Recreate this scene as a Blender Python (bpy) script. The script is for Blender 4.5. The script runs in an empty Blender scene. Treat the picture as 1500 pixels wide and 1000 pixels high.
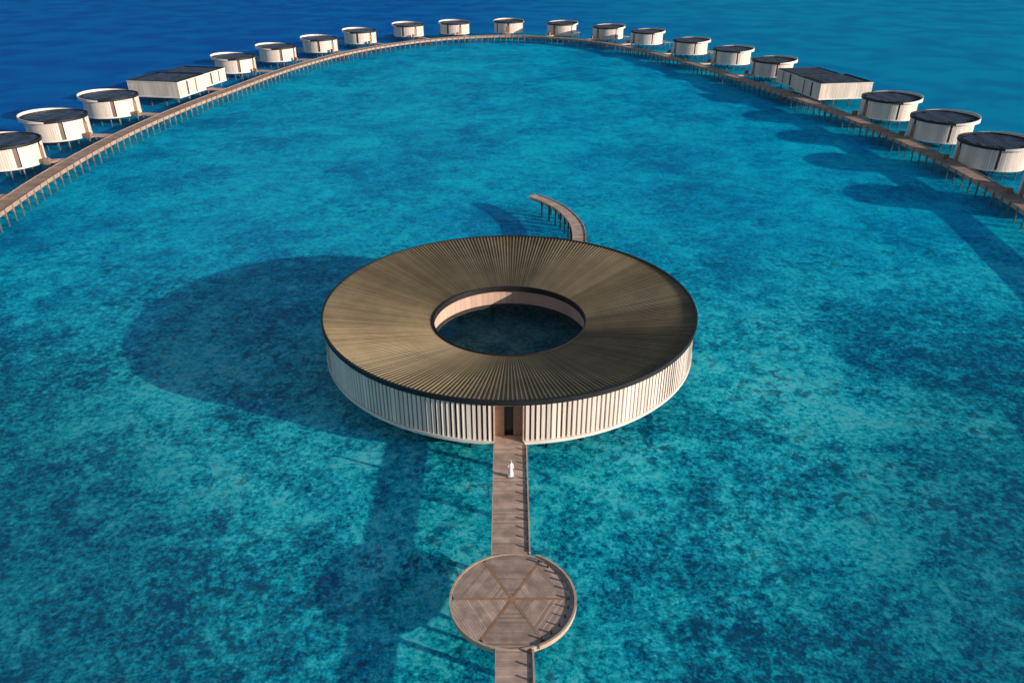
import bpy, math, random
from math import sin, cos, pi, radians, sqrt, atan2
random.seed(4)
scene = bpy.context.scene
scene.view_settings.view_transform = 'Standard'
scene.view_settings.look = 'None'
scene.view_settings.exposure = 0

# ------------------------------------------------------------------ helpers
class MB:
    def __init__(s): s.v=[]; s.f=[]
    def prism(s, poly, z0, z1, z1s=None):
        n=len(poly); b=len(s.v)
        for p in poly: s.v.append((p[0],p[1],z0))
        for p in poly: s.v.append((p[0],p[1],z1))
        s.f.append(tuple(b+i for i in reversed(range(n))))
        s.f.append(tuple(b+n+i for i in range(n)))
        for i in range(n):
            j=(i+1)%n
            s.f.append((b+i,b+j,b+n+j,b+n+i))
    def box(s,cx,cy,z0,z1,hx,hy,a=0.0):
        c,d=cos(a),sin(a)
        s.prism([(cx+x*c-y*d, cy+x*d+y*c) for x,y in ((-hx,-hy),(hx,-hy),(hx,hy),(-hx,hy))],z0,z1)
    def pile(s,cx,cy,z0,z1,r,n=8):
        s.prism([(cx+r*cos(2*pi*i/n),cy+r*sin(2*pi*i/n)) for i in range(n)],z0,z1)
    def ring(s,cx,cy,r0,r1,z0,z1,n=128,a0=0,a1=2*pi,z1f=None):
        full=abs(a1-a0-2*pi)<1e-6
        m=n if full else n+1
        b=len(s.v)
        for i in range(m):
            t=i/n; a=a0+(a1-a0)*t
            zt=z1 if z1f is None else z1f(t)
            for r,z in ((r0,z0),(r1,z0),(r1,zt),(r0,zt)):
                s.v.append((cx+r*cos(a),cy+r*sin(a),z))
        for i in range(n):
            j=(i+1)%m
            for k in range(4):
                l=(k+1)%4
                s.f.append((b+4*i+k,b+4*i+l,b+4*j+l,b+4*j+k)[::-1])
        if not full:
            s.f.append((b,b+1,b+2,b+3)); e=b+4*n
            s.f.append((e+3,e+2,e+1,e))
    def obj(s,name,mat,parent=None,smooth=False):
        me=bpy.data.meshes.new(name); me.from_pydata(s.v,[],s.f)
        me.materials.append(mat)
        import bmesh
        bm=bmesh.new(); bm.from_mesh(me); bmesh.ops.recalc_face_normals(bm,faces=bm.faces); bm.to_mesh(me); bm.free()
        if smooth:
            for p in me.polygons: p.use_smooth=True
        o=bpy.data.objects.new(name,me); scene.collection.objects.link(o)
        if parent: o.parent=parent
        return o
def empty(name,loc=(0,0,0),rot=0):
    o=bpy.data.objects.new(name,None); scene.collection.objects.link(o)
    o.location=loc; o.rotation_euler=(0,0,rot); o.empty_display_size=1
    return o

# ------------------------------------------------------------------ materials
def newmat(name):
    m=bpy.data.materials.new(name); m.use_nodes=True
    nt=m.node_tree; nt.nodes.clear()
    out=nt.nodes.new('ShaderNodeOutputMaterial')
    return m,nt,out
def N(nt,t,**k):
    n=nt.nodes.new(t)
    for a,b in k.items(): setattr(n,a,b)
    return n
def L(nt,a,b): nt.links.new(a,b)
def math_(nt,op,a,b=None,clamp=False):
    n=N(nt,'ShaderNodeMath',operation=op); n.use_clamp=clamp
    for i,x in enumerate((a,b)):
        if x is None: continue
        if isinstance(x,(int,float)): n.inputs[i].default_value=x
        else: L(nt,x,n.inputs[i])
    return n.outputs[0]
def mixc(nt,f,a,b,blend='MIX'):
    n=N(nt,'ShaderNodeMix',data_type='RGBA',blend_type=blend)
    for s,x in ((0,f),(6,a),(7,b)):
        if isinstance(x,(int,float)): n.inputs[s].default_value=x
        elif isinstance(x,tuple): n.inputs[s].default_value=(*x,1)
        else: L(nt,x,n.inputs[s])
    return n.outputs[2]
def maprange(nt,x,a,b,c=0,d=1,smooth=True):
    n=N(nt,'ShaderNodeMapRange'); 
    if smooth: n.interpolation_type='SMOOTHSTEP'
    L(nt,x,n.inputs[0])
    for i,v in zip((1,2,3,4),(a,b,c,d)): n.inputs[i].default_value=v
    return n.outputs[0]
def noise(nt,vec,scale,detail=4,rough=.55,dist=0):
    n=N(nt,'ShaderNodeTexNoise'); n.inputs['Scale'].default_value=scale
    n.inputs['Detail'].default_value=detail; n.inputs['Roughness'].default_value=rough
    n.inputs['Distortion'].default_value=dist
    L(nt,vec,n.inputs['Vector']); return n.outputs['Fac']
def ramp(nt,f,stops):
    n=N(nt,'ShaderNodeValToRGB'); L(nt,f,n.inputs[0]); e=n.color_ramp.elements
    while len(e)<len(stops): e.new(.5)
    for el,(p,c) in zip(e,stops): el.position=p; el.color=(*c,1)
    return n.outputs[0]

def simple(name,col,rough=.6,var=.15,nscale=1.5,island=0.0,metal=0,bump=0.0,streak=(1,1,1)):
    m,nt,out=newmat(name)
    p=N(nt,'ShaderNodeBsdfPrincipled'); L(nt,p.outputs[0],out.inputs[0])
    g=N(nt,'ShaderNodeNewGeometry'); tc=N(nt,'ShaderNodeTexCoord')
    mp=N(nt,'ShaderNodeMapping'); mp.inputs['Scale'].default_value=streak; L(nt,tc.outputs['Object'],mp.inputs[0])
    f=noise(nt,mp.outputs[0],nscale,4,.6)
    v=maprange(nt,f,.3,.7,1-var,1+var)
    if island:
        r=maprange(nt,g.outputs['Random Per Island'],0,1,1-island,1+island,False)
        v=math_(nt,'MULTIPLY',v,r)
    mm=N(nt,'ShaderNodeVectorMath',operation='SCALE'); mm.inputs[0].default_value=col
    L(nt,v,mm.inputs['Scale']); L(nt,mm.outputs[0],p.inputs['Base Color'])
    p.inputs['Roughness'].default_value=rough; p.inputs['Metallic'].default_value=metal
    if bump:
        b=N(nt,'ShaderNodeBump'); b.inputs['Strength'].default_value=bump; b.inputs['Distance'].default_value=.02
        L(nt,noise(nt,mp.outputs[0],nscale*8,3),b.inputs['Height']); L(nt,b.outputs[0],p.inputs['Normal'])
    return m
M_white=simple('painted_slats',(.86,.72,.64),.55,.08,.5,.12,streak=(1,1,.3))
M_vslat=simple('villa_slats',(.84,.70,.61),.55,.10,.5,.10,streak=(1,1,.3))
M_trim=simple('white_trim',(.84,.76,.69),.5,.08,.7)
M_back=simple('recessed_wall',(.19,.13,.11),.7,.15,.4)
M_inner=simple('inner_wall',(.62,.41,.32),.7,.08,.4,.08)
M_black=simple('black_fascia',(.012,.012,.014),.55,.2,1)
M_dark=simple('dark_underside',(.035,.035,.035),.8,.2,1)
M_wood=simple('weathered_timber',(.52,.37,.295),.75,.20,1.1,.22,bump=.3)
M_jetty=simple('jetty_timber',(.38,.26,.20),.75,.20,.6,.24)
M_wood2=simple('timber_trim',(.60,.42,.32),.7,.14,2,.10)
M_spoke=simple('spoke_timber',(.40,.22,.13),.7,.14,2,.10)
M_pile=simple('timber_piles',(.25,.17,.13),.8,.25,1.2,.2)
M_pdark=simple('dark_piles',(.03,.05,.055),.8,.25,1.2,.2)
M_door=simple('brown_door',(.30,.19,.13),.5,.2,2,.1)
M_glass=simple('dark_glass',(.015,.02,.025),.1,.1,1)
M_vroof=simple('villa_roof_membrane',(.018,.026,.038),.85,.25,.5)
M_solar=simple('solar_panel',(.020,.038,.085),.5,.25,.6,.6)
M_cloth=simple('white_cotton',(.82,.81,.79),.85,.05,4)
M_skin=simple('skin',(.42,.25,.17),.55,.05,6)
M_hair=simple('dark_hair',(.03,.02,.015),.6,.1,9)

def deck_mat():
    # timber laid in six wedges: every wedge gets its own random tone
    m,nt,out=newmat('deck_timber')
    p=N(nt,'ShaderNodeBsdfPrincipled'); L(nt,p.outputs[0],out.inputs[0])
    tc=N(nt,'ShaderNodeTexCoord'); s=N(nt,'ShaderNodeSeparateXYZ'); L(nt,tc.outputs['Object'],s.inputs[0])
    a=math_(nt,'ARCTAN2',s.outputs[1],s.outputs[0])
    k=math_(nt,'FLOOR',math_(nt,'MULTIPLY',a,6/(2*pi)))
    wn=N(nt,'ShaderNodeTexWhiteNoise',noise_dimensions='1D'); L(nt,math_(nt,'ADD',k,7.3),wn.inputs['W'])
    g=N(nt,'ShaderNodeNewGeometry')
    v=math_(nt,'MULTIPLY',maprange(nt,wn.outputs[0],0,1,.72,1.25,False),maprange(nt,g.outputs['Random Per Island'],0,1,.80,1.20,False))
    v=math_(nt,'MULTIPLY',v,maprange(nt,noise(nt,tc.outputs['Object'],1.1,5,.65),.3,.7,.76,1.22))
    mm=N(nt,'ShaderNodeVectorMath',operation='SCALE'); mm.inputs[0].default_value=(.47,.335,.27)
    L(nt,v,mm.inputs['Scale']); L(nt,mm.outputs[0],p.inputs['Base Color']); p.inputs['Roughness'].default_value=.75
    return m
M_deck=deck_mat()
def roof_mat():
    m,nt,out=newmat('bronze_standing_seam')
    p=N(nt,'ShaderNodeBsdfPrincipled'); L(nt,p.outputs[0],out.inputs[0])
    tc=N(nt,'ShaderNodeTexCoord'); s=N(nt,'ShaderNodeSeparateXYZ'); L(nt,tc.outputs['Object'],s.inputs[0])
    a=math_(nt,'ARCTAN2',s.outputs[1],s.outputs[0])
    k=math_(nt,'FLOOR',math_(nt,'MULTIPLY',a,288/(2*pi)))
    wn=N(nt,'ShaderNodeTexWhiteNoise',noise_dimensions='1D'); L(nt,k,wn.inputs['W'])
    k2=math_(nt,'FLOOR',math_(nt,'MULTIPLY',a,20/(2*pi)))
    wn2=N(nt,'ShaderNodeTexWhiteNoise',noise_dimensions='1D'); L(nt,k2,wn2.inputs['W'])
    n=noise(nt,tc.outputs['Object'],.25,6,.6)
    v=math_(nt,'MULTIPLY',maprange(nt,wn.outputs[0],0,1,.84,1.16,False),maprange(nt,wn2.outputs[0],0,1,.82,1.18,False))
    v=math_(nt,'MULTIPLY',v,maprange(nt,n,.3,.7,.82,1.18))
    c=mixc(nt,maprange(nt,noise(nt,tc.outputs['Object'],.12,3),.35,.65),(.285,.215,.125),(.24,.188,.118))
    mm=N(nt,'ShaderNodeVectorMath',operation='SCALE'); L(nt,c,mm.inputs[0]); L(nt,v,mm.inputs['Scale'])
    L(nt,mm.outputs[0],p.inputs['Base Color'])
    p.inputs['Roughness'].default_value=.7; p.inputs['Specular IOR Level'].default_value=.3
    return m
M_roof=roof_mat()

RC=(-0.3,78.5)
def seabed_mat():
    m,nt,out=newmat('reef_and_sand')
    p=N(nt,'ShaderNodeBsdfDiffuse'); L(nt,p.outputs[0],out.inputs[0])
    g=N(nt,'ShaderNodeNewGeometry'); P=g.outputs['Position']
    s=N(nt,'ShaderNodeSeparateXYZ'); L(nt,P,s.inputs[0]); X,Y=s.outputs[0],s.outputs[1]
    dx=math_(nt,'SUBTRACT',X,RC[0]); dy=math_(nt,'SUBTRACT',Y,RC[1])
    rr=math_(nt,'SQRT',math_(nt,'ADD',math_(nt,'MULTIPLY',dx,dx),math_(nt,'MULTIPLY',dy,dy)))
    big=noise(nt,P,.045,3,.55,.5)
    mid=noise(nt,P,.30,5,.68,.4)
    fine=noise(nt,P,2.0,4,.82,.2)
    v=math_(nt,'ADD',math_(nt,'MULTIPLY',big,1.05),math_(nt,'MULTIPLY',mid,1.15))
    v=math_(nt,'ADD',v,math_(nt,'MULTIPLY',fine,1.9))
    v=math_(nt,'SUBTRACT',v,1.55)   # mean .5
    # scoured pale sand around the pavilion
    v=math_(nt,'ADD',v,maprange(nt,rr,48,22,0,.10))
    near=ramp(nt,v,[(.20,(.001,.075,.14)),(.38,(.003,.27,.38)),(.52,(.006,.56,.66)),(.68,(.03,.88,.90)),(.88,(.32,1.0,.96))])
    v2=math_(nt,'ADD',math_(nt,'MULTIPLY',v,.55),.22)
    far=ramp(nt,v2,[(.34,(.002,.29,.54)),(.5,(.002,.60,.88)),(.64,(.01,.90,1.0))])
    c=mixc(nt,maprange(nt,Y,60,130),near,far)
    # coral heads: small dark clumps, gathered in colonies
    heads=noise(nt,P,.70,5,.72,.3)
    colony=noise(nt,P,.085,2,.5)
    hm=math_(nt,'MULTIPLY',maprange(nt,heads,.49,.60),maprange(nt,colony,.38,.60))
    hm=math_(nt,'MULTIPLY',hm,maprange(nt,Y,60,170,.80,.28))
    c=mixc(nt,hm,c,(.002,.075,.14))
    # lens vignette painted into the seabed colour, either side of the entrance walk
    ax=math_(nt,'ABSOLUTE',X)
    edge=math_(nt,'ADD',math_(nt,'SUBTRACT',ax,math_(nt,'MULTIPLY',Y,.45)),math_(nt,'MULTIPLY',math_(nt,'SUBTRACT',mid,.5),30))
    corner_dark=math_(nt,'MULTIPLY',maprange(nt,edge,-3,18),maprange(nt,Y,95,45))
    c=mixc(nt,math_(nt,'MULTIPLY',corner_dark,.45),c,(.002,.085,.15))
    # deeper water outside the villa ring
    ex=math_(nt,'DIVIDE',X,100.0)
    ey=math_(nt,'DIVIDE',math_(nt,'MAXIMUM',math_(nt,'SUBTRACT',Y,165.0),0.0),215.0)
    d=math_(nt,'SQRT',math_(nt,'ADD',math_(nt,'MULTIPLY',ex,ex),math_(nt,'MULTIPLY',ey,ey)))
    d=math_(nt,'ADD',d,math_(nt,'MULTIPLY',math_(nt,'SUBTRACT',big,.5),.5))
    out_m=maprange(nt,d,.85,1.25)
    deepL=mixc(nt,maprange(nt,big,.35,.65),(.0,.14,.56),(.0,.24,.68))
    deepR=mixc(nt,maprange(nt,big,.35,.65),(.0,.36,.64),(.0,.52,.76))
    deep=mixc(nt,maprange(nt,X,-80,160),deepL,deepR)
    c=mixc(nt,out_m,c,deep)
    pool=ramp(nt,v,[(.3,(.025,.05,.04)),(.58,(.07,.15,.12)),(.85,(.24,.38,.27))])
    c=mixc(nt,maprange(nt,rr,14,19),pool,c)  # brown-green pool floor, with the building's shade also darkened into its colour
    L(nt,c,p.inputs[0])
    return m
def water_mat():
    m,nt,out=newmat('clear_sea_water')
    g=N(nt,'ShaderNodeNewGeometry'); P=g.outputs['Position']
    mp=N(nt,'ShaderNodeMapping'); mp.inputs['Rotation'].default_value=(0,0,radians(28)); mp.inputs['Scale'].default_value=(1,2.0,1)
    L(nt,P,mp.inputs[0])
    h=noise(nt,mp.outputs[0],.7,5,.68,.5)
    b=N(nt,'ShaderNodeBump'); b.inputs['Strength'].default_value=1.0; b.inputs['Distance'].default_value=.9; L(nt,h,b.inputs['Height'])
    tr=N(nt,'ShaderNodeBsdfTransparent'); tr.inputs[0].default_value=(.78,.99,1.0,1)
    df=N(nt,'ShaderNodeBsdfDiffuse'); df.inputs[0].default_value=(.0,.19,.70,1); L(nt,b.outputs[0],df.inputs['Normal'])
    gl=N(nt,'ShaderNodeBsdfGlossy'); gl.inputs['Roughness'].default_value=.10; gl.inputs[0].default_value=(.3,.7,1,1); L(nt,b.outputs[0],gl.inputs['Normal'])
    fr=N(nt,'ShaderNodeFresnel'); fr.inputs[0].default_value=1.33; L(nt,b.outputs[0],fr.inputs['Normal'])
    m1=N(nt,'ShaderNodeMixShader'); m1.inputs[0].default_value=.13; L(nt,tr.outputs[0],m1.inputs[1]); L(nt,df.outputs[0],m1.inputs[2])
    m2=N(nt,'ShaderNodeMixShader'); L(nt,math_(nt,'MULTIPLY',fr.outputs[0],.25),m2.inputs[0]); L(nt,m1.outputs[0],m2.inputs[1]); L(nt,gl.outputs[0],m2.inputs[2])
    L(nt,m2.outputs[0],out.inputs[0])
    return m
def sheet(name,z,mat,S=6000):
    me=bpy.data.meshes.new(name); me.from_pydata([(-S,-S,z),(S,-S,z),(S,S,z),(-S,S,z)],[],[(0,1,2,3)]); me.materials.append(mat)
    o=bpy.data.objects.new(name,me); scene.collection.objects.link(o); return o
SEA=-1.3
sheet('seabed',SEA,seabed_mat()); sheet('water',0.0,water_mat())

DK=1.6   # boardwalk level
# ------------------------------------------------------------------ ring pavilion
pav=empty('ring_pavilion',(RC[0],RC[1],0))
R,ri=21.0,8.85
zO,zI=6.1,3.95
NR=288
v=[];f=[]
rs=[ri,11.5,14.5,17.5,R-.12]
sub=[(0,0),(.60,0),(.64,.13),(.96,.13)]
for i in range(NR):
    for fr,h in sub:
        a=2*pi*(i+fr)/NR
        for r in rs:
            z=zI+(zO-zI)*(r-ri)/(R-ri)+h*(.55+.45*(r-ri)/(R-ri))
            v.append((r*cos(a),r*sin(a),z))
nc=NR*4; nr=len(rs)
for i in range(nc):
    j=(i+1)%nc
    for k in range(nr-1):
        f.append((i*nr+k,i*nr+k+1,j*nr+k+1,j*nr+k))
mb=MB(); mb.v=v; mb.f=f; o=mb.obj('roof',M_roof,pav)
mb=MB(); mb.ring(0,0,R-.12,R+.10,zO-.30,zO+.2,256); mb.ring(0,0,ri-.15,ri,zI-.5,zI+.2,160); mb.obj('roof_fascia',M_black,pav)
mb=MB()
mb.ring(0,0,ri+.1,R-.3,DK-.35,DK-.02,200); mb.obj('floor_slab',M_dark,pav)
DOORH=1.38/(R-.3)
mb=MB()
a_door=-pi/2
def wrapd(a,b): return (a-b+pi)%(2*pi)-pi
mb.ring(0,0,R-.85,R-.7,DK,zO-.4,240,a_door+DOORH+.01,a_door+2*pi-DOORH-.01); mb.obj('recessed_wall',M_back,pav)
mb=MB(); NF=264; tilt=0
for i in range(NF):
    a=a_door+2*pi*(i+.5)/NF
    if i%8==0: tilt=random.choice([0,0,.15,.35,.5,-.2])+random.uniform(-.05,.05)
    if abs(wrapd(a,a_door))<DOORH+.006: continue
    wd=.20 if i%8==0 else .15
    rr=R-.26
    mb.box(rr*cos(a),rr*sin(a),DK+.12,zO-.32,.10,wd+random.uniform(-.015,.015),a+tilt+random.uniform(-.06,.06))
mb.obj('wall_fins',M_white,pav)
mb=MB(); e=DOORH
mb.ring(0,0,R-.5,R-.02,DK-.22,DK+.10,240,a_door+e,a_door+2*pi-e)
mb.obj('base_band',M_trim,pav)
mb=MB(); n=72
for i in range(n):
    a=2*pi*i/n; r=ri+.32
    mb.box(r*cos(a),r*sin(a),DK-.05,zI-.05,.06,pi*r/n-.012,a)
mb.obj('inner_wall',M_inner,pav)
mb=MB(); mb.ring(0,0,ri+.0,ri+.24,DK-.38,DK-.12,128); mb.obj('inner_ledge',M_dark,pav)
mb=MB()
for r,n in ((R-3.0,30),(15,24),(11.4,16)):
    for i in range(n):
        a=2*pi*(i+.5)/n; mb.pile(r*cos(a),r*sin(a),SEA-.2,DK-.3,.2)
mb.obj('piles',M_pdark,pav)
mb=MB(); yf=-(R-.35)
for sx in (-1,1): mb.box(sx*1.36,yf+.35,DK,zO-.34,.07,.55)
mb.box(0,yf+.9,zO-1.2,zO-.34,1.29,.05)
mb.obj('entrance_jambs',M_wood2,pav)
mb=MB(); 
mb.box(-.85,yf+.9,DK,zO-1.2,.42,.04); mb.box(.85,yf+.9,DK,zO-1.2,.42,.04); mb.obj('door_leaves',M_door,pav)
mb=MB(); mb.box(0,yf+1.2,DK,zO-1.2,.5,.03); mb.obj('door_glass',M_glass,pav)
mb=MB(); mb.box(0,yf+.35,DK-.25,DK-.01,1.28,.6); mb.obj('threshold',M_wood,pav)

# ------------------------------------------------------------------ boardwalk helpers
def straight_walk(mp_,mt,mpile,x0,y0,x1,y1,w,z=DK,pitch=.21,ins=.15,ps=3.2):
    Ld=sqrt((x1-x0)**2+(y1-y0)**2); a=atan2(y1-y0,x1-x0); n=int(Ld/pitch)
    ux,uy=(x1-x0)/Ld,(y1-y0)/Ld
    for i in range(n):
        t=(i+.5)*Ld/n; e=random.uniform(-.015,.015)
        mp_.box(x0+ux*t-uy*e,y0+uy*t+ux*e,z-.05,z,Ld/n/2-.008,w/2,a)
    cx,cy=(x0+x1)/2,(y0+y1)/2
    for s in (-1,1):
        mt.box(cx-uy*s*(w/2+.04),cy+ux*s*(w/2+.04),z-.36,z+.025,Ld/2,.035,a)
        mt.box(cx-uy*s*(w/2-.35),cy+ux*s*(w/2-.35),z-.34,z-.055,Ld/2,.07,a)
    k=max(2,int(Ld/ps))
    for i in range(k+1):
        t=.3+(Ld-.6)*i/k
        for s in (-1,1):
            mpile.pile(x0+ux*t-uy*s*(w/2-ins),y0+uy*t+ux*s*(w/2-ins),SEA-.2,z-.06,.13)
        mt.box(x0+ux*t,y0+uy*t,z-.5,z-.35,.09,w/2-ins+.15,a)

walk=empty('entrance_boardwalk')
a_,b_,c_=MB(),MB(),MB()
DC=(-.02,38.85); DR=4.3
straight_walk(a_,b_,c_,-.25,57.55,-.12,DC[1]+DR-.12,2.8,ins=1.05,ps=6)
straight_walk(a_,b_,c_,.1,DC[1]-DR+.12,.3,20,2.3,ins=.9,ps=6)
a_.obj('planks',M_wood,walk); b_.obj('edge_beams',M_wood2,walk); c_.obj('piles',M_pdark,walk)
mb=MB(); mr=MB()
y=43.9
while y<57.3:
    mb.box(1.22,y,DK,DK+.24,.05,.07); y+=1.05
y=20.6
while y<34.3:
    mb.box(1.16,y,DK,DK+.24,.05,.07); y+=1.05
mr.box(1.36,50.3,DK-.12,DK+.10,.055,6.9); mr.box(1.40,27.3,DK-.12,DK+.10,.055,7.2)
mb.obj('low_bollards',M_dark,walk); mr.obj('kerb',M_wood2,walk)

deck=empty('circular_deck',(DC[0],DC[1],0))
a_,b_,c_=MB(),MB(),MB()
for w in range(6):
    bis=pi/6+w*pi/3; cb,sb=cos(bis),sin(bis)
    d=.16
    while d<DR-.02:
        d2=min(d+.165,DR-.005)
        def hw(d): return max(.01,min(d*math.tan(pi/6)-.12, sqrt(max(0,(DR-.03)**2-d*d))))
        h1,h2=hw(d),hw(d2)
        a_.prism([(d*cb+h1*sb,d*sb-h1*cb),(d2*cb+h2*sb,d2*sb-h2*cb),(d2*cb-h2*sb,d2*sb+h2*cb),(d*cb-h1*sb,d*sb+h1*cb)],DK-.05,DK)
        d+=.185
    a=w*pi/3
    b_.box((DR/2)*cos(a),(DR/2)*sin(a),DK-.06,DK+.008,DR/2-.16,.085,a)
b_.pile(0,0,DK-.06,DK+.012,.18,12)
a_.obj('planks',M_deck,deck); b_.obj('spokes',M_spoke,deck)
mb=MB(); mb.ring(0,0,DR+.004,DR+.16,DK-.42,DK+.05,96); mb.obj('rim',M_wood2,deck)
mb=MB(); mb.ring(0,0,.1,DR-.1,DK-.3,DK-.07,64); mb.obj('joists',M_dark,deck)
mb=MB(); mr=MB(); 
for k in range(11):
    a=radians(-60+k*120/10); r=DR-.22; mb.box(r*cos(a),r*sin(a),DK,DK+.24,.07,.05,a)
mr.ring(0,0,DR+.17,DR+.33,DK-.2,DK+.18,48,radians(-66),radians(66))
mb.obj('low_bollards',M_dark,deck); mr.obj('kerb',M_wood2,deck)
for r,n in ((DR-1.8,8),):
    for i in range(n): c_.pile(r*cos(2*pi*i/n),r*sin(2*pi*i/n),SEA-.2,DK-.3,.14)
c_.obj('piles',M_pdark,deck)

# ------------------------------------------------------------------ curves
def catmull(pts,seg=8):
    P=[pts[0]]+pts+[pts[-1]]; out=[]
    for i in range(1,len(P)-2):
        for k in range(seg):
            t=k/seg
            out.append(tuple(.5*((2*P[i][j])+(-P[i-1][j]+P[i+1][j])*t+(2*P[i-1][j]-5*P[i][j]+4*P[i+1][j]-P[i+2][j])*t*t+(-P[i-1][j]+3*P[i][j]-3*P[i+1][j]+P[i+2][j])*t**3) for j in (0,1)))
    out.append(pts[-1]); return out
def resample(c,step):
    out=[c[0]]; acc=0; prev=c[0]
    for p in c[1:]:
        while True:
            d=sqrt((p[0]-prev[0])**2+(p[1]-prev[1])**2)
            if acc+d<step: acc+=d; prev=p; break
            t=(step-acc)/d; prev=(prev[0]+(p[0]-prev[0])*t,prev[1]+(p[1]-prev[1])*t); out.append(prev); acc=0
    return out
def curved_walk(name,pts,w,pitch,pstep,beam=.36,pm=None,pz=.15,wm=None,bmt=None):
    e=empty(name); c=catmull(pts,12); q=resample(c,pitch)
    a_,b_,c_=MB(),MB(),MB()
    for i in range(len(q)-1):
        (x0,y0),(x1,y1)=q[i],q[i+1]; a=atan2(y1-y0,x1-x0)
        a_.box((x0+x1)/2,(y0+y1)/2,DK-.06,DK,pitch/2-.012,w/2,a)
    q2=resample(c,1.5)
    for i in range(len(q2)-1):
        (x0,y0),(x1,y1)=q2[i],q2[i+1]; a=atan2(y1-y0,x1-x0); 
        for s in (-1,1):
            o=s*(w/2+.06)
            b_.box((x0+x1)/2-sin(a)*o,(y0+y1)/2+cos(a)*o,DK-beam,DK+.1,.75,.05,a)
    q3=resample(c,pstep)
    for i in range(len(q3)-1):
        (x0,y0),(x1,y1)=q3[i],q3[i+1]; a=atan2(y1-y0,x1-x0)
        for s in (-1,1):
            o=s*(w/2+.12); c_.pile(x0-sin(a)*o,y0+cos(a)*o,SEA-.2,DK+pz,.17,6)
        c_.box(x0,y0,DK-.55,DK-.3,.1,w/2+.3,a)
    a_.obj('planks',wm or M_wood,e); b_.obj('edge_beams',bmt or M_wood2,e); c_.obj('piles',pm or M_pile,e)
    return c
curved_walk('curved_jetty',[(9.2,99.2),(10.3,109),(10.5,117),(8.75,124.5),(6.0,129.6),(3.2,132.8)],1.9,.3,2.4,.5,M_pdark,-.1)
J=[(-78,70),(-84,95),(-88.5,126),(-91,150),(-91.5,178),(-89,208),(-84.5,236),(-76,280),(-61,320),(-35,353),(-2,367),(29,353),(49,326),(65,285),(76,245),(84,212),(88,185),(90,158),(89,127),(84,95),(78,70)]
M_jbeam=simple('jetty_beams',(.44,.30,.23),.7,.14,1,.10)
JC=curved_walk('villa_boardwalk',J,3.1,.5,2.9,.65,wm=M_jetty,bmt=M_jbeam)

# ------------------------------------------------------------------ round villas
VZ0,VZ1=1.4,5.5
def round_villa_parts():
    parts=[]
    VR=6.75
    mb=MB(); mb.ring(0,0,VR-.5,VR-.38,VZ0+.2,VZ1,64); parts.append(('recessed_wall',mb,M_back))
    mb=MB(); n=92
    for i in range(n):
        a=2*pi*(i+.5)/n
        if abs(wrapd(a,0))<.85: continue
        if abs(wrapd(a,pi))<.10 or abs(wrapd(a,2.25))<.04 or abs(wrapd(a,-1.9))<.04: continue
        mb.box((VR-.1)*cos(a),(VR-.1)*sin(a),VZ0+.15,VZ1-.05,.05,.205,a)
    parts.append(('wall_fins',mb,M_vslat))
    mb=MB(); mb.ring(0,0,VR-.36,VR+.02,VZ0-.15,VZ0+.15,64)
    mb.ring(.35,0,7.14,7.30,VZ1-.05,VZ1+.3,48,radians(-105),radians(105),z1f=lambda t:VZ1+.30+.75*sin(pi*t))
    parts.append(('white_trim',mb,M_trim))
    mb=MB(); mb.pile(.25,0,VZ1+.0,VZ1+.26,6.85,72); parts.append(('roof',mb,M_vroof))
    mb=MB(); mb.ring(.25,0,6.87,7.12,VZ1-.06,VZ1+.46,72); parts.append(('roof_edge',mb,M_black))
    mb=MB()
    for ix in range(-5,6):
        for iy in range(-3,4):
            x,y=ix*1.10,iy*1.78
            if sqrt((abs(x)+.5)**2+(abs(y)+.8)**2)<6.6: mb.box(x+.25,y,VZ1+.32,VZ1+.38,.45,.80)
    parts.append(('solar_panels',mb,M_solar))
    mb=MB(); mb.ring(0,0,VR-.42,VR-.40,VZ0+.2,VZ1-.02,20,-.83,.83); parts.append(('windows',mb,M_glass))
    mb=MB(); mb.pile(0,0,VZ0-.2,VZ0+.1,VR-.4,48); mb.box(0,0,VZ0-.5,VZ0-.2,.3,5.5); mb.box(-2.8,0,VZ0-.5,VZ0-.2,.2,4.5);mb.box(2.8,0,VZ0-.5,VZ0-.2,.2,4.5)
    parts.append(('floor_slab',mb,M_dark))
    mb=MB()
    for x in (-4,-1.4,1.4,4,7.4,9.6):
        for y in (-3.6,0,3.6): mb.pile(x,y,SEA-.2,VZ0-.2,.17,6)
    for y in (-1,1): mb.pile(-7.5,y,SEA-.2,VZ0-.2,.15,6)
    parts.append(('piles',mb,M_pile))
    mb=MB(); 
    for k in range(14): mb.box(6.9+k*.28,0,VZ0-.18,VZ0-.08,.13,4.2)
    mb.box(-7.6,0,VZ0-.15,VZ0+.02,.9,1.6)
    parts.append(('terrace_planks',mb,M_wood))
    mb=MB(); mb.box(-6.72,0,VZ0+.15,VZ1-.9,.06,.62); mb.box(-8.1,1.9,VZ0-.1,VZ0+1.1,.55,.45); parts.append(('entrance_door',mb,M_door))
    return parts
def make_meshes(parts):
    res=[]
    for nm,mb,mat in parts:
        o=mb.obj(nm,mat); res.append((nm,o.data)); bpy.data.objects.remove(o)
    return res
RV=make_meshes(round_villa_parts())
def nearest(x,y): return min(JC,key=lambda p:(p[0]-x)**2+(p[1]-y)**2)
villas=[(-103.7,155.2),(-105.7,178.9),(-104.5,203.4),(-94.3,271.9),(-86.8,297.3),(-76.3,321.2),(-64.8,346.5),(-47,370.1),(-26.6,378.7),(-1.6,384.6),(22.9,375.8),(42.7,361.9),(57.2,344.1),(69.6,315),(79.5,290.2),(86.4,264.3),(97.1,200.7),(99,177.4),(98.5,155.2),(98,131),(-100,131)]
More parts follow.
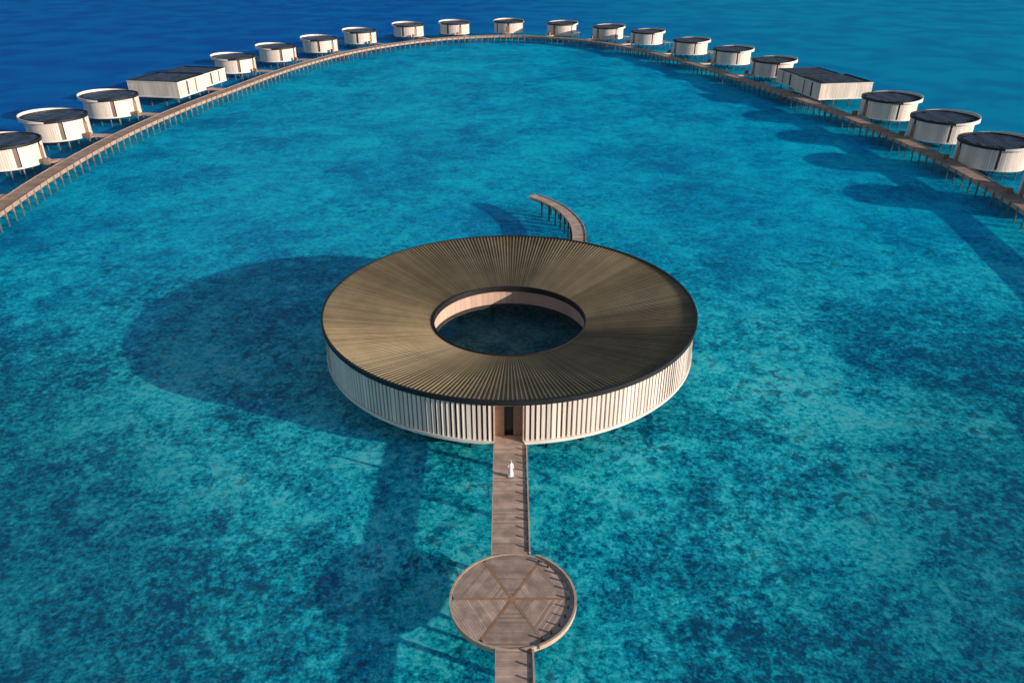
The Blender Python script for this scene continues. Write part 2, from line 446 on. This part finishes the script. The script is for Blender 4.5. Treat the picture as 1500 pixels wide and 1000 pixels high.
def link(x,y,px,py,parent,rad):
    dx,dy=px-x,py-y; d=sqrt(dx*dx+dy*dy)
    if d-rad<1.8: return
    a_,b_,c_=MB(),MB(),MB()
    straight_walk(a_,b_,c_,rad,0,d-1.7,0,1.6,DK-.02,.3)
    for nm,m,mt in (('link_planks',a_,M_wood),('link_beams',b_,M_wood2),('link_piles',c_,M_pile)):
        o=m.obj(nm,mt,parent); o.rotation_euler=(0,0,pi)
for (x,y) in villas:
    px,py=nearest(x,y); a=atan2(y-py,x-px)
    e=empty('overwater_villa',(x,y,0),a)
    for nm,me in RV:
        o=bpy.data.objects.new(nm,me); scene.collection.objects.link(o); o.parent=e
    link(x,y,px,py,e,8.55)
# ------------------------------------------------------------------ rectangular villas
def rect_parts():
    parts=[]; fins=MB(); trim=MB(); roof=MB(); edge=MB(); sol=MB(); back=MB(); slab=MB(); pil=MB(); glass=MB(); terr=MB()
    for (cx,cy,hx,hy,zt) in ((-.3,-8.0,8.0,6.9,5.6),(.8,7.9,7.0,6.6,5.1)):
        z0=1.5
        back.box(cx,cy,z0,zt-.1,hx-.35,hy-.35)
        for s in (-1,1):
            n=int(2*hx/.46)
            for i in range(n):
                fins.box(cx-hx+.23+(2*hx-.46)*i/(n-1),cy+s*(hy-.08),z0+.15,zt-.1,.2,.05)
            n=int(2*hy/.46)
            if s<0:
                for i in range(n):
                    if i in (9,10,19): continue
                    fins.box(cx+s*(hx-.08),cy-hy+.23+(2*hy-.46)*i/(n-1),z0+.15,zt-.1,.05,.2)
            else: glass.box(cx+hx-.3,cy,z0+.2,zt-.2,.02,hy-.6)
        for s in (-1,1):
            trim.box(cx,cy+s*(hy-.06),z0-.15,z0+.15,hx+.02,.12); trim.box(cx,cy+s*(hy-.06),zt-.1,zt+.12,hx+.02,.14)
            trim.box(cx+s*(hx-.06),cy,z0-.15,z0+.15,.12,hy-.2); trim.box(cx+s*(hx-.06),cy,zt-.1,zt+.12,.14,hy-.22)
            edge.box(cx,cy+s*(hy-.3),zt+.0,zt+.35,hx-.15,.1); edge.box(cx+s*(hx-.3),cy,zt+.0,zt+.35,.1,hy-.42)
        roof.box(cx,cy,zt-.1,zt+.10,hx-.42,hy-.42)
        for ix in range(-5,6):
            for iy in range(-3,4):
                if abs(ix)*1.10+.5<hx-.9 and abs(iy)*1.78+.8<hy-.6: sol.box(cx+ix*1.10,cy+iy*1.78,zt+.18,zt+.24,.45,.80)
        slab.box(cx,cy,z0-.3,z0-.02,hx-.4,hy-.4)
        for x in (-.8,-.3,.3,.8):
            for y in (-.8,0,.8): pil.pile(cx+x*hx,cy+y*hy,SEA-.2,z0-.2,.18,6)
    for k in range(14): terr.box(8.3+k*.28,0,1.35,1.45,.13,10)
    return [('wall_fins',fins,M_vslat),('white_trim',trim,M_trim),('roof',roof,M_vroof),('roof_edge',edge,M_black),('solar_panels',sol,M_solar),('recessed_wall',back,M_back),('floor_slab',slab,M_dark),('piles',pil,M_pile),('windows',glass,M_glass),('terrace_planks',terr,M_wood)]
RP=make_meshes(rect_parts())
def place_rect(x,y,a,mir):
    e=empty('rectangular_overwater_villa',(x,y,0),a); e.scale=(1,mir,1)
    for nm,me in RP:
        o=bpy.data.objects.new(nm,me); scene.collection.objects.link(o); o.parent=e
    px,py=nearest(x,y); d=sqrt((x-px)**2+(y-py)**2)
    if d-8.2>1.8:
        a_,b_,c_=MB(),MB(),MB(); straight_walk(a_,b_,c_,-8.3,0,-(d-1.7),0,1.8,DK-.02,.3)
        for nm,m,mt in (('link_planks',a_,M_wood),('link_beams',b_,M_wood2),('link_piles',c_,M_pile)): m.obj(nm,mt,e)
place_rect(-99.8,239,pi-radians(11),-1)
place_rect(92.0,236.5,radians(10),1)

# ------------------------------------------------------------------ person
def person(x,y,z,rot):
    e=empty('person',(x,y,z),rot)   # faces -Y locally
    prof=[(.10,.25,.16),(.30,.235,.155),(.55,.205,.14),(.80,.185,.125),(.98,.165,.115),(1.12,.155,.11),(1.28,.18,.115),(1.38,.19,.11),(1.44,.15,.09),(1.48,.08,.07),(1.50,.055,.055)]
    n=32; vv=[];ff=[]
    for z_,rx,ry in prof:
        for i in range(n):
            t=2*pi*i/n; fold=1+.06*sin(7*t+z_*2)*max(0,(1.1-z_))
            vv.append((rx*fold*cos(t),ry*fold*sin(t)-.03*(z_<.5),z_))
    for k in range(len(prof)-1):
        for i in range(n):
            j=(i+1)%n; ff.append((k*n+i,k*n+j,(k+1)*n+j,(k+1)*n+i))
    mb=MB(); mb.v=vv; mb.f=ff; mb.obj('robe',M_cloth,e,True)
    def skin(name,verts,edges,rad,mat,sub=2):
        me=bpy.data.meshes.new(name); me.from_pydata(verts,edges,[]); me.materials.append(mat)
        o=bpy.data.objects.new(name,me); scene.collection.objects.link(o); o.parent=e
        o.modifiers.new('s','SKIN'); sl=me.skin_vertices[0].data
        for i,r in enumerate(rad): sl[i].radius=(r,r) if not isinstance(r,tuple) else r
        sl[0].use_root=True
        s=o.modifiers.new('ss','SUBSURF'); s.levels=sub; s.render_levels=sub
        return o
    V=[(0,0,.92),(0,0,1.15),(0,0,1.38),(0,0,1.50),(0,-.01,1.58),(0,-.015,1.66),(0,0,1.72),
       (-.09,0,.88),(-.10,-.10,.50),(-.10,-.13,.09),(-.11,-.27,.035),
       (.09,0,.88),(.10,.03,.50),(.10,.14,.10),(.11,.01,.035)]
    E=[(0,1),(1,2),(2,3),(3,4),(4,5),(5,6),(0,7),(7,8),(8,9),(9,10),(0,11),(11,12),(12,13),(13,14)]
    skin('body',V,E,[.12,.10,.10,.05,.075,.095,.07,.08,.055,.035,.03,.08,.055,.035,.03],M_skin)
    for s in (-1,1):
        sh=(s*.17,0,1.39); el=(s*.225,.03*s,1.12); wr=(s*.235,-.08*s,.90)
        skin('sleeve',[sh,el,wr],[(0,1),(1,2)],[.06,.048,.05],M_cloth)
        hb=(wr[0],wr[1]-.01,wr[2]-.06); V=[wr,hb]; E=[(0,1)]; Rr=[.025,(.036,.018)]
        for k in range(4):
            o0=len(V); ox=(k-1.5)*.018; ln=(.068,.08,.075,.058)[k]
            V+= [(hb[0]+ox*.3,hb[1]+ox,hb[2]-.035),(hb[0]-s*.008,hb[1]+ox,hb[2]-.04-ln*.5),(hb[0]-s*.025,hb[1]+ox,hb[2]-.04-ln)]
            E+= [(1,o0),(o0,o0+1),(o0+1,o0+2)]; Rr+=[.009,.008,.007]
        o0=len(V); V+=[(hb[0]-s*.01,hb[1]-.035,hb[2]-.005),(hb[0]-s*.02,hb[1]-.05,hb[2]-.04)]; E+=[(1,o0),(o0,o0+1)]; Rr+=[.01,.008]
        skin('hand',V,E,Rr,M_skin,1)
    mb=MB()
    for s in (-1,1): mb.box(s*.033,-.100,1.635,1.648,.013,.006)
    mb.obj('eyes',M_hair,e)
    skin('nose',[(0,-.095,1.645),(0,-.115,1.615)],[(0,1)],[.010,.014],M_skin,1)
    mb=MB(); mb.box(0,-.098,1.585,1.592,.024,.006); mb.obj('mouth',M_door,e)
    skin('headscarf',[(0,.025,1.72),(0,.05,1.64),(0,.07,1.52),(0,.11,1.36)],[(0,1),(1,2),(2,3)],[.095,.10,(.12,.07),(.14,.03)],M_cloth)
    return e
person(-.12,52.6,DK,radians(8))

# ------------------------------------------------------------------ light
sx,sy=.94,-.38; el=radians(14.0); nn=sqrt(sx*sx+sy*sy)
S=(sx/nn*cos(el),sy/nn*cos(el),sin(el))
sd=bpy.data.lights.new('sun','SUN'); sd.energy=5.0; sd.angle=radians(.5); sd.color=(1,.90,.78)
so=bpy.data.objects.new('sun',sd); scene.collection.objects.link(so)
from mathutils import Vector
so.rotation_euler=Vector(S).to_track_quat('Z','Y').to_euler(); so.location=(60,-20,60)
w=bpy.data.worlds.new('World'); scene.world=w; w.use_nodes=True; nt=w.node_tree; nt.nodes.clear()
sk=N(nt,'ShaderNodeTexSky',sky_type='NISHITA'); sk.sun_disc=False; sk.sun_elevation=el; sk.sun_rotation=atan2(S[0],S[1])
bg=N(nt,'ShaderNodeBackground'); bg.inputs[1].default_value=.10; ow=N(nt,'ShaderNodeOutputWorld')
L(nt,sk.outputs[0],bg.inputs[0]); L(nt,bg.outputs[0],ow.inputs[0])
# ------------------------------------------------------------------ camera
cd=bpy.data.cameras.new('camera'); cam=bpy.data.objects.new('camera',cd); scene.collection.objects.link(cam)
cam.location=(0,0,43.6); cam.rotation_euler=(radians(90-28.5),0,0)
cd.sensor_width=36; cd.lens=26.64; cd.clip_end=20000; cd.clip_start=.5
scene.camera=cam
